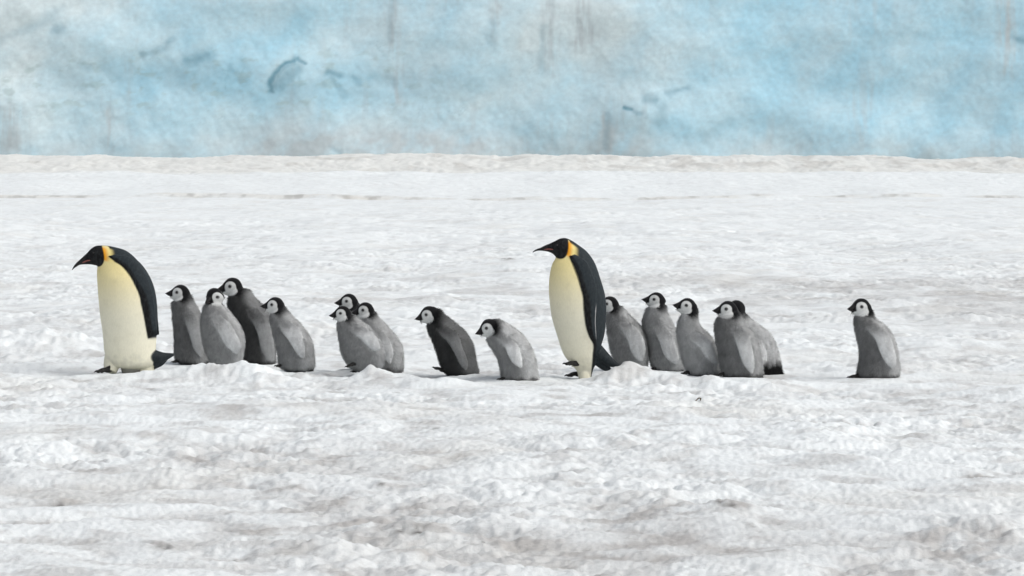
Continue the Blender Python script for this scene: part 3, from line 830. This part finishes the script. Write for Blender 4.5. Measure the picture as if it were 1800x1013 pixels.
def make_chick(t):
    cr, d = t['crop'], t['d']
    base = np.array([t['X'], d, 0.0])
    root = thing('penguin_chick', base, t['label'], 'penguin chick', 'penguin chicks walking in a loose line')
    L = lambda a, b: at_depth(*px_of(cr, a, b), d) - base
    pairs = [(L(a, b), L(c_, e_)) for a, b, c_, e_ in t['body']]
    hx, hy, hr = t['head'][:3]
    nape = t.get('nape', [(hx + 1.26 * hr, hy + 0.16 * hr), (hx + 1.02 * hr, hy - 0.36 * hr), (hx + 0.52 * hr, hy - 0.80 * hr)])
    pairs[-1:] = [(L(hx - 0.40 * hr, hy + 0.35 * hr), L(*nape[0])), (L(hx - 0.50 * hr, hy + 0.10 * hr), L(*nape[1])), (L(hx - 0.50 * hr, hy - 0.1 * hr), L(*nape[2]))]
    F0, B0 = pairs[0]
    pairs[0] = (F0 + 0.13 * (B0 - F0), B0 - 0.16 * (B0 - F0))
    n = len(pairs)
    ratio = np.interp(np.linspace(0, 1, n), [0, 0.25, 0.6, 0.8, 1], [0.80, 0.86, 0.88, 0.94, 0.92])
    rings, c, u, a = ring_set(pairs, ratio, 70)
    bt = tube(rings)
    v, f = join([bt])
    bvh = BVHTree.FromPolygons([tuple(q) for q in v], [tuple(q) for ff in f for q in ff.tolist()])
    src = Src()
    s = np.linspace(0, 1, 70)[:, None] * np.ones_like(PHI)[None]
    yaw = math.radians(t['yaw'])
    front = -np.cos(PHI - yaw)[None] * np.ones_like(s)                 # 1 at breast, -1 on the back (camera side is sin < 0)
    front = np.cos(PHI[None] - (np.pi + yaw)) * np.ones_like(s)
    mantle_shading = smooth(0.30, -0.35, front - 0.30 * smooth(0.55, 0.95, s))  # paler back, darker breast: shading put into the tint with the plumage grey
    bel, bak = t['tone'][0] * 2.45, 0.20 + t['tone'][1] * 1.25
    src.add(rings.reshape(-1, 3), np.stack([mantle_shading.ravel(), np.zeros(mantle_shading.size), s.ravel()], 1))
    parts = [bt]
    secs = []
    for q in t['flip']:
        A_, B_ = L(q[0], q[1]), L(q[2], q[3])
        secs.append((A_[0], A_[2], B_[0], B_[2]))
    bl_ = blade(flipper_sections(bvh, secs, 0.021), 0.016)
    parts.append(bl_)
    fs = np.concatenate([(np.arange(26)[:, None] * np.ones(16)[None]).ravel() / 25, [0, 1]])
    fa = np.stack([0.5 + 0.5 * smooth(0.05, 0.4, fs), smooth(0.05, 0.45, fs), fs], 1)
    src.add(bl_[0], fa)
    if 'far' in t:                                                    # the other flipper swings out past the breast
        P = np.array([L(*q) for q in t['far']])
        sec = np.array([[p_ + (-0.008, 0.02, 0), p_ + (0.05, 0.05, 0)] for p_ in P])
        fb_ = blade(sec, 0.016)
    else:                                                             # mirrored on the far side
        fb_ = blade(flipper_sections(bvh, secs, 0.021, 1), 0.016)
    parts.append(fb_)
    src.add(fb_[0], fa)
    hx, hy, hr, hyaw, hpitch = t['head']
    hc = L(hx, hy)
    R_ = hr / CROP[cr][2] / FPX * d
    HM = Rz(math.radians(hyaw)) @ Ry(math.radians(-hpitch))
    hrng = (head_rings().reshape(-1, 3) @ HM.T) * R_ + hc
    hrng = hrng.reshape(40, 40, 3)
    ht = tube(hrng)
    parts.append(ht)
    src.add(ht[0], np.tile([0.45, 0.0, 1.0], (len(ht[0]), 1)))
    tl = None
    if 'tail' in t:
        P = np.array([L(q[0], q[1]) for q in t['tail']])
        r = [q[2] / CROP[cr][2] / FPX * d for q in t['tail']]
        tl = spine(P, r, 0.9)
        parts.append(tl)
        src.add(tl[0], np.tile([0.0, -1.0, 0.0], (len(tl[0]), 1)))
    me = remeshed('body', parts, 0.0048, 5)
    q = coords(me)
    at = src.carry(q)
    ed = np.empty(len(me.edges) * 2, dtype=np.int32); me.edges.foreach_get('vertices', ed); ed = ed.reshape(-1, 2)
    deg = np.bincount(ed.ravel(), minlength=len(q))[:, None] + 1e-9
    for _ in range(2):
        acc = np.zeros_like(at)
        for j in range(3):
            acc[:, j] = np.bincount(ed[:, 0], at[ed[:, 1], j], len(q)) + np.bincount(ed[:, 1], at[ed[:, 0], j], len(q))
        at = 0.5 * at + 0.5 * acc / deg
    nz = fbm(q[:, 0] / 0.05 + t['X'] * 7, q[:, 2] / 0.07, 3, 200)
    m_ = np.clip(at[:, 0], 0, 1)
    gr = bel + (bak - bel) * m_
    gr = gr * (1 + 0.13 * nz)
    gr = gr * (1 + (0.22 - 0.35 * max(0, bak - 0.5)) * np.clip(at[:, 1], 0, 1))  # flippers brightened in the tint as if catching skylight
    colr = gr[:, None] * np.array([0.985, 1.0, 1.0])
    # nearly black hem and stiff little tail
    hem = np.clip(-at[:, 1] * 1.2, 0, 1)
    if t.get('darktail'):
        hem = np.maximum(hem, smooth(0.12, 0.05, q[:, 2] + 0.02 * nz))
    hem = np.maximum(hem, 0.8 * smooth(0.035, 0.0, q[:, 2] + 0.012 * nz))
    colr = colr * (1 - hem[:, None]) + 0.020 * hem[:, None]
    hl = ((q - hc) @ HM) / R_
    near = np.linalg.norm(hl, axis=1) < 2.6
    colr[near] = face_colour(hl[near], colr[near], t.get('capfade', 0.62))
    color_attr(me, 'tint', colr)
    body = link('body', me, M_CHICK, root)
    # down: fine blades over the skin
    nv = normals(me)
    me.calc_loop_triangles()
    tri = np.empty(len(me.loop_triangles) * 3, dtype=np.int32)
    me.loop_triangles.foreach_get('vertices', tri)
    tri = tri.reshape(-1, 3)
    ar = np.linalg.norm(np.cross(q[tri[:, 1]] - q[tri[:, 0]], q[tri[:, 2]] - q[tri[:, 0]]), axis=1)
    nb = 24000
    ti = tri[rng.choice(len(tri), nb, p=ar / ar.sum())]
    bc = rng.dirichlet((1, 1, 1), nb)
    rp = (q[ti] * bc[:, :, None]).sum(1)
    rn = (nv[ti] * bc[:, :, None]).sum(1)
    rc = (colr[ti] * bc[:, :, None]).sum(1)
    rf = np.clip((at[ti, 1] * bc).sum(1), 0, 1)
    rh = ((rp - hc) @ HM) / R_
    isface = (np.linalg.norm(rh, axis=1) < 1.25)
    ok = (rp[:, 2] > 0.0) & ~(isface & (rh[:, 0] < -0.9))
    rp, rn, rc, isface, rf = rp[ok], rn[ok], rc[ok], isface[ok], rf[ok]
    rn /= np.linalg.norm(rn, axis=1)[:, None] + 1e-9
    nb = len(rp)
    g_ = np.tile(np.array([0.25, 0, -1.0]), (nb, 1)) + 0.45 * rng.normal(size=(nb, 3))
    g_ -= rn * (g_ * rn).sum(1)[:, None]
    g_ /= np.linalg.norm(g_, axis=1)[:, None] + 1e-9
    dr = rn * np.where(isface, 0.4, 0.66)[:, None] + g_ * 0.85
    dr += 0.22 * np.stack([perlin(rp[:, 0] / 0.035, rp[:, 2] / 0.035, 210 + k_) for k_ in range(3)], 1)
    dr /= np.linalg.norm(dr, axis=1)[:, None]
    ln = np.where(isface, 0.008, rng.uniform(0.014, 0.031, nb))[:, None]
    ln = ln * (1 - 0.5 * rf)[:, None]
    sd = np.cross(dr, rn); sd /= np.linalg.norm(sd, axis=1)[:, None] + 1e-9
    wd = np.where(isface, 0.0012, 0.0019)[:, None]
    root_p = rp - rn * 0.002
    bv = np.stack([root_p - sd * wd, root_p + sd * wd, root_p + dr * ln], 1).reshape(-1, 3)
    bm = mesh_from('down', bv, [np.arange(nb * 3).reshape(-1, 3)])
    vn = np.repeat(rn + 0.25 * rng.normal(size=(nb, 3)), 3, 0)
    vn /= np.linalg.norm(vn, axis=1)[:, None]
    bm.normals_split_custom_set_from_vertices(vn.tolist())
    rc = rc * (rng.uniform(0.87, 1.14, nb) * (1 + 0.10 * perlin(rp[:, 0] / 0.022 + rp[:, 1] / 0.02, rp[:, 2] / 0.04, 215)))[:, None]
    color_attr(bm, 'tint', np.repeat(rc, 3, 0))
    dn = link('down', bm, M_DOWN, body)
    dn['kind'] = 'stuff'
    # beak: upper and lower bill
    def hp(p_): return (np.asarray(p_) @ HM.T) * R_ + hc
    def bill(sec):
        ph = np.linspace(0, 2 * np.pi, 16, endpoint=False)
        H_ = catmull(np.array(sec), 18)
        r = np.zeros((18, 16, 3))
        r[:, :, 0] = H_[:, 0][:, None]
        r[:, :, 2] = ((H_[:, 1] + H_[:, 2]) / 2)[:, None] + ((H_[:, 1] - H_[:, 2]) / 2)[:, None] * np.sin(ph)
        r[:, :, 1] = H_[:, 3][:, None] * np.cos(ph)
        return tube(hp(r.reshape(-1, 3)).reshape(18, 16, 3))
    up = bill([(-0.80, 0.58, -0.20, 0.44), (-1.05, 0.40, -0.24, 0.35), (-1.35, 0.21, -0.21, 0.23), (-1.60, 0.07, -0.13, 0.13), (-1.84, -0.05, -0.10, 0.03)])
    lo = bill([(-0.85, -0.10, -0.46, 0.34), (-1.10, -0.14, -0.45, 0.28), (-1.40, -0.14, -0.34, 0.17), (-1.70, -0.11, -0.17, 0.05)])
    bk = link('beak', mesh_from('beak', up[0], [up[1], up[2]]), M_BEAK, root)
    link('lower_bill', mesh_from('lower_bill', lo[0], [lo[1], lo[2]]), M_BEAK, bk)
    for sgn in (-1, 1):
        th = np.linspace(0.05, np.pi - 0.05, 10)
        ph = np.linspace(0, 2 * np.pi, 14, endpoint=False)
        r = np.stack([np.sin(th)[:, None] * np.cos(ph), np.cos(th)[:, None] * np.ones_like(ph), np.sin(th)[:, None] * np.sin(ph)], -1)
        r = r * np.array([0.17, 0.12, 0.15]) + np.array([-0.36, sgn * 0.775, 0.10])
        ev = tube(hp(r.reshape(-1, 3)).reshape(r.shape))
        link('eye', mesh_from('eye', ev[0], [ev[1], ev[2]]), M_EYE, root)
    add_feet(root, t, base, 0.068, cr, t['yaw'] * 0.6)
    return root

def make_adult(t):
    cr, d = t['crop'], t['d']
    base = np.array([t['X'], d, 0.0])
    root = thing('emperor_penguin', base, t['label'], 'penguin', 'adult emperor penguins leading chicks')
    sc = CROP[cr][2]
    L = lambda a, b: at_depth(*px_of(cr, a, b), d) - base
    m1 = lambda v: v / sc / FPX * d
    # the trunk ends above the legs
    body = [b for b in t['body']]
    pairs = [(L(a, b), L(c_, e_)) for a, b, c_, e_ in body]
    n = len(pairs)
    zs = np.array([(p_[0][2] + p_[1][2]) / 2 for p_ in pairs])
    top = zs.max()
    ratio = np.interp(zs / top, [0, 0.15, 0.5, 0.8, 0.9, 1.0], [0.62, 0.74, 0.84, 0.86, 0.80, 0.72])
    NR = 190
    PHI = np.linspace(0, 2 * np.pi, 150, endpoint=False)
    rings, c, u, a = ring_set(pairs, ratio, NR, PHI)
    bt = tube(rings)
    v, f = join([bt])
    bvh = BVHTree.FromPolygons([tuple(q) for q in v], [tuple(q) for ff in f for q in ff.tolist()])
    # --- colour zones on the trunk
    s = (np.linspace(0, 1, NR)[:, None] * np.ones_like(PHI)[None])
    hd = np.pi + math.radians(t['yaw'])
    E = np.array([[L(x_, y_)[0], L(x_, y_)[2]] for y_, x_ in t['edge_pts']])
    E = E[np.argsort(E[:, 1])]
    pz = rings[:, :, 2]
    white_c = np.array([0.80, 0.77, 0.62]); yellow = np.array([0.80, 0.66, 0.24]); slate = np.array([0.019, 0.026, 0.031]); black = np.array([0.004, 0.004, 0.005]); orange = np.array([0.84, 0.36, 0.02])
    # edge azimuth as a function of ring: where the traced edge crosses the ring on the camera side
    half = np.zeros(NR)
    for i in range(NR):
        xe = np.interp(c[i, 2], E[:, 1], E[:, 0])
        # refine with tilt of the ring
        for _ in range(3):
            k = np.clip((xe - c[i, 0]) / (u[i, 0] + 1e-9), -0.98, 0.98)
            zz_ = c[i, 2] + u[i, 2] * k
            xe = np.interp(zz_, E[:, 1], E[:, 0])
        k = np.clip((xe - c[i, 0]) / (u[i, 0] + 1e-9), -0.985, 0.985)
        ph = 2 * np.pi - math.acos(k)                      # camera side: sin < 0
        half[i] = ph - hd
    half = np.convolve(np.pad(half, 4, mode='edge'), np.ones(9) / 9, 'valid')
    dphi = np.abs((PHI[None] - hd + np.pi) % (2 * np.pi) - np.pi)
    arc = (dphi - half[:, None]) * a[:, None]              # metres past the white's edge
    wh = 1 - smooth(-0.006, 0.006, arc)
    zz_top = L(0, t['edge_pts'][0][0])[2]
    ztop_body = zz_top
    if t['whiteback'] is not None:
        zb = L(0, t['whiteback'])[2]
        lowc = smooth(zb + 0.01, zb - 0.01, pz)
    else:
        lowc = np.zeros_like(pz)
    wh = np.maximum(wh, lowc)
    band = smooth(-0.004, 0.008, arc) * (1 - smooth(0.020, 0.040, arc)) * (1 - lowc)
    up = smooth(ztop_body - 0.58, ztop_body + 0.02, pz)
    belly = white_c + (yellow - white_c) * (0.78 * up ** 1.5)[:, :, None]
    colr = belly * wh[:, :, None] + slate * (1 - wh)[:, :, None]
    colr = colr * (1 - band)[:, :, None] + black * band[:, :, None]
    # --- head and neck: black hood, orange ear patch, slate nape
    chin, nape = t['hood']
    C0, C1 = L(*chin), L(*nape)
    hdir = np.array([C1[0] - C0[0], C1[2] - C0[2]]); hl_ = np.linalg.norm(hdir); hdir /= hl_
    nrm = np.array([-hdir[1], hdir[0]])
    if nrm[0] > 0: nrm = -nrm
    rel = np.stack([rings[:, :, 0] - C0[0], rings[:, :, 2] - C0[2]], -1)
    side = (rel * nrm).sum(-1)                              # > 0 towards the beak
    along = (rel * hdir).sum(-1) / hl_
    ta = np.clip(along, 0, 1) ** 0.62
    side = side + t['hoodbow'] * 4 * ta * (1 - ta)
    hood = smooth(-0.004, 0.004, side)
    behind = -side / m1(1.0)                                # crop pixels behind the hood
    neckband = (1 - smooth(40, 86, behind)) * smooth(0.30, 0.44, along) * (1 - smooth(0.90, 1.0, along))
    gx = smooth(4, 42, behind)                              # orange by the hood, paler behind
    earc = orange + (np.array([0.84, 0.70, 0.28]) - orange) * gx[:, :, None]
    colr = colr * (1 - neckband)[:, :, None] + earc * neckband[:, :, None]
    colr = colr * (1 - hood)[:, :, None] + black * hood[:, :, None]
    belly_shade = smooth(0.16, 0.02, pz + 0.05 * fbm(rings[:, :, 0] / 0.05, pz / 0.05, 3, 220)) * 0.45  # lower belly greyed in the tint for the shade between the legs
    colr = colr * (1 - belly_shade)[:, :, None] + np.array([0.34, 0.33, 0.29]) * belly_shade[:, :, None] * (wh > 0.5)[:, :, None] + colr * (belly_shade * (wh <= 0.5))[:, :, None]
    src = Src()
    src.add(rings.reshape(-1, 3), colr.reshape(-1, 3))
    parts = [bt]
    secs = []
    for q in t['flip']:
        A_, B_ = L(q[0], q[1]), L(q[2], q[3])
        secs.append((A_[0], A_[2], B_[0], B_[2]))
    F = flipper_sections(bvh, secs, 0.007, -1, 0)
    bl_ = blade(F, 0.016, 110, 36, 0.9)
    parts.append(bl_)
    fs = (np.arange(110)[:, None] * np.ones(36)[None]).ravel() / 109
    k = np.cos(np.linspace(0, 2 * np.pi, 36, endpoint=False))[None].repeat(110, 0).ravel()
    fc = slate[None] * np.ones((len(fs), 1))
    lead = smooth(-0.15, -0.5, k - 0.5 * smooth(0.35, 0.7, fs))
    fc = fc * (1 - lead[:, None]) + black * lead[:, None]
    fc = fc * (1 - smooth(0.86, 0.96, fs)[:, None] * 0.7)
    trail = smooth(0.90, 0.97, k) * smooth(0.55, 0.62, fs) * (1 - smooth(0.9, 0.95, fs)) * t.get('piping', 0)
    fc = fc * (1 - trail[:, None]) + 0.75 * trail[:, None]
    fc = np.concatenate([fc, fc[:1], fc[-1:]])
    src.add(bl_[0], fc)
    fb_ = blade(flipper_sections(bvh, secs, 0.007, 1, 0), 0.016, 110, 36, 0.9)
    parts.append(fb_)
    src.add(fb_[0], fc)
    for tk in ('tail', 'tail2'):
        P = np.array([L(q[0], q[1]) for q in t[tk]])
        if tk == 'tail2': P[:, 1] += 0.02
        tl = spine(P, [m1(q[2]) for q in t[tk]], 0.8, 60, 50)
        parts.append(tl)
        src.add(tl[0], np.tile(slate * 0.75, (len(tl[0]), 1)))
    for i, lgp in enumerate(t['legs_and_shade']):
        yo = np.linspace(0.03, ((-0.03 if t['crop'] == 'a1' else -0.012), 0.02, 0.05)[i], len(lgp))
        P = np.array([L(q_[0], q_[1]) + (0, y_, 0) for q_, y_ in zip(lgp, yo)])
        lg = spine(P, [m1(q_[2]) for q_ in lgp], n=50, m=40)
        parts.append(lg)
        src.add(lg[0], np.tile(white_c * 0.98 if i < 2 else np.array([0.30, 0.295, 0.265]), (len(lg[0]), 1)))  # third spine: added grey fill standing in for shade under the belly
    me = remeshed('body', parts, 0.0045, 4)
    q = coords(me)
    cc = np.clip(src.carry(q), 0, 1)
    color_attr(me, 'tint', cc)
    link('body', me, M_ADULT, root)
    # beak
    P = [(L(a_, b_), L(c_, e_)) for a_, b_, c_, e_ in t['beak']]
    br, *_ = ring_set(P, np.interp(np.linspace(0, 1, len(P)), [0, 0.3, 1], [0.62, 0.6, 0.7]), 30)
    bk = tube(br)
    bko = link('beak', mesh_from('beak', bk[0], [bk[1], bk[2]]), M_BEAK, root)
    v, f = join([bk, bt])
    bvh2 = BVHTree.FromPolygons([tuple(q_) for q_ in v], [tuple(q_) for ff in f for q_ in ff.tolist()])
    for sgn in (-1, 1):
        pts = []
        for q_ in t['stripe']:
            l_ = L(*q_)
            y = surface_y(bvh2, l_[0], l_[2], sgn)
            pts.append((l_[0], (y if y is not None else sgn * 0.01) + sgn * 0.0005, l_[2]))
        st = spine(np.array(pts), [0.0035, 0.006, 0.003], 1.0, 12, 8)
        link('mandible_stripe', mesh_from('mandible_stripe', st[0], [st[1], st[2]]), M_STRIPE, bko)
        l_ = L(*t['eye'])
        y = surface_y(bvh2, l_[0], l_[2], sgn) or sgn * 0.03
        th = np.linspace(0.05, np.pi - 0.05, 8); ph = np.linspace(0, 2 * np.pi, 12, endpoint=False)
        r = np.stack([np.sin(th)[:, None] * np.cos(ph), np.cos(th)[:, None] * np.ones_like(ph), np.sin(th)[:, None] * np.sin(ph)], -1) * np.array([0.0075, 0.004, 0.0065])
        r = r + np.array([l_[0], y, l_[2]])
        ev = tube(r)
        link('eye', mesh_from('eye', ev[0], [ev[1], ev[2]]), M_EYE, root)
    add_feet(root, t, base, 0.095, cr, t['yaw'] * 0.5)
    return root

AD[0].update(hood=((232, 220), (262, 84)), hoodbow=0.044)
AD[1].update(hood=((207, 190), (286, 80)), hoodbow=0.054, piping=1.0)
for t in AD:
    make_adult(t)
for t in CH:
    make_chick(t)

# ------------------------------------------------------------------ scrap lying on the snow
gx, gy = on_ground(1215, 706)
gz = float(height(np.array([gx]), np.array([gy]))[0])
sr = thing('feather_scrap', (gx, gy, gz), 'small brown straw like feather scrap lying on snow below the chick cluster', 'feather')
U = 1.0 / FPX * gy
def twig(name, pts, r):
    P = np.array([(x_ * U, 0.02 * math.sin(i_ * 2.1), z_ * U) for i_, (x_, z_) in enumerate(pts)])
    v_ = spine(P, np.array(r) * U, 1.0, 14, 8)
    link(name, mesh_from(name, v_[0], [v_[1], v_[2]]), M_SCRAP, sr)
twig('shaft', [(-7, 0.6), (-3, 1.2), (2, 2), (8, 3)], [1.5, 1.6, 1.0, 0.7])
twig('barb', [(8, 3), (13, 7.5), (17, 8)], [0.8, 1.1, 0.8])
twig('barb', [(17, 8), (16.5, 4), (16, 0.5)], [0.9, 1.0, 0.8])
twig('barb', [(-30, 0), (-24, 1), (-14, 0.2)], [0.9, 0.7, 0.5])
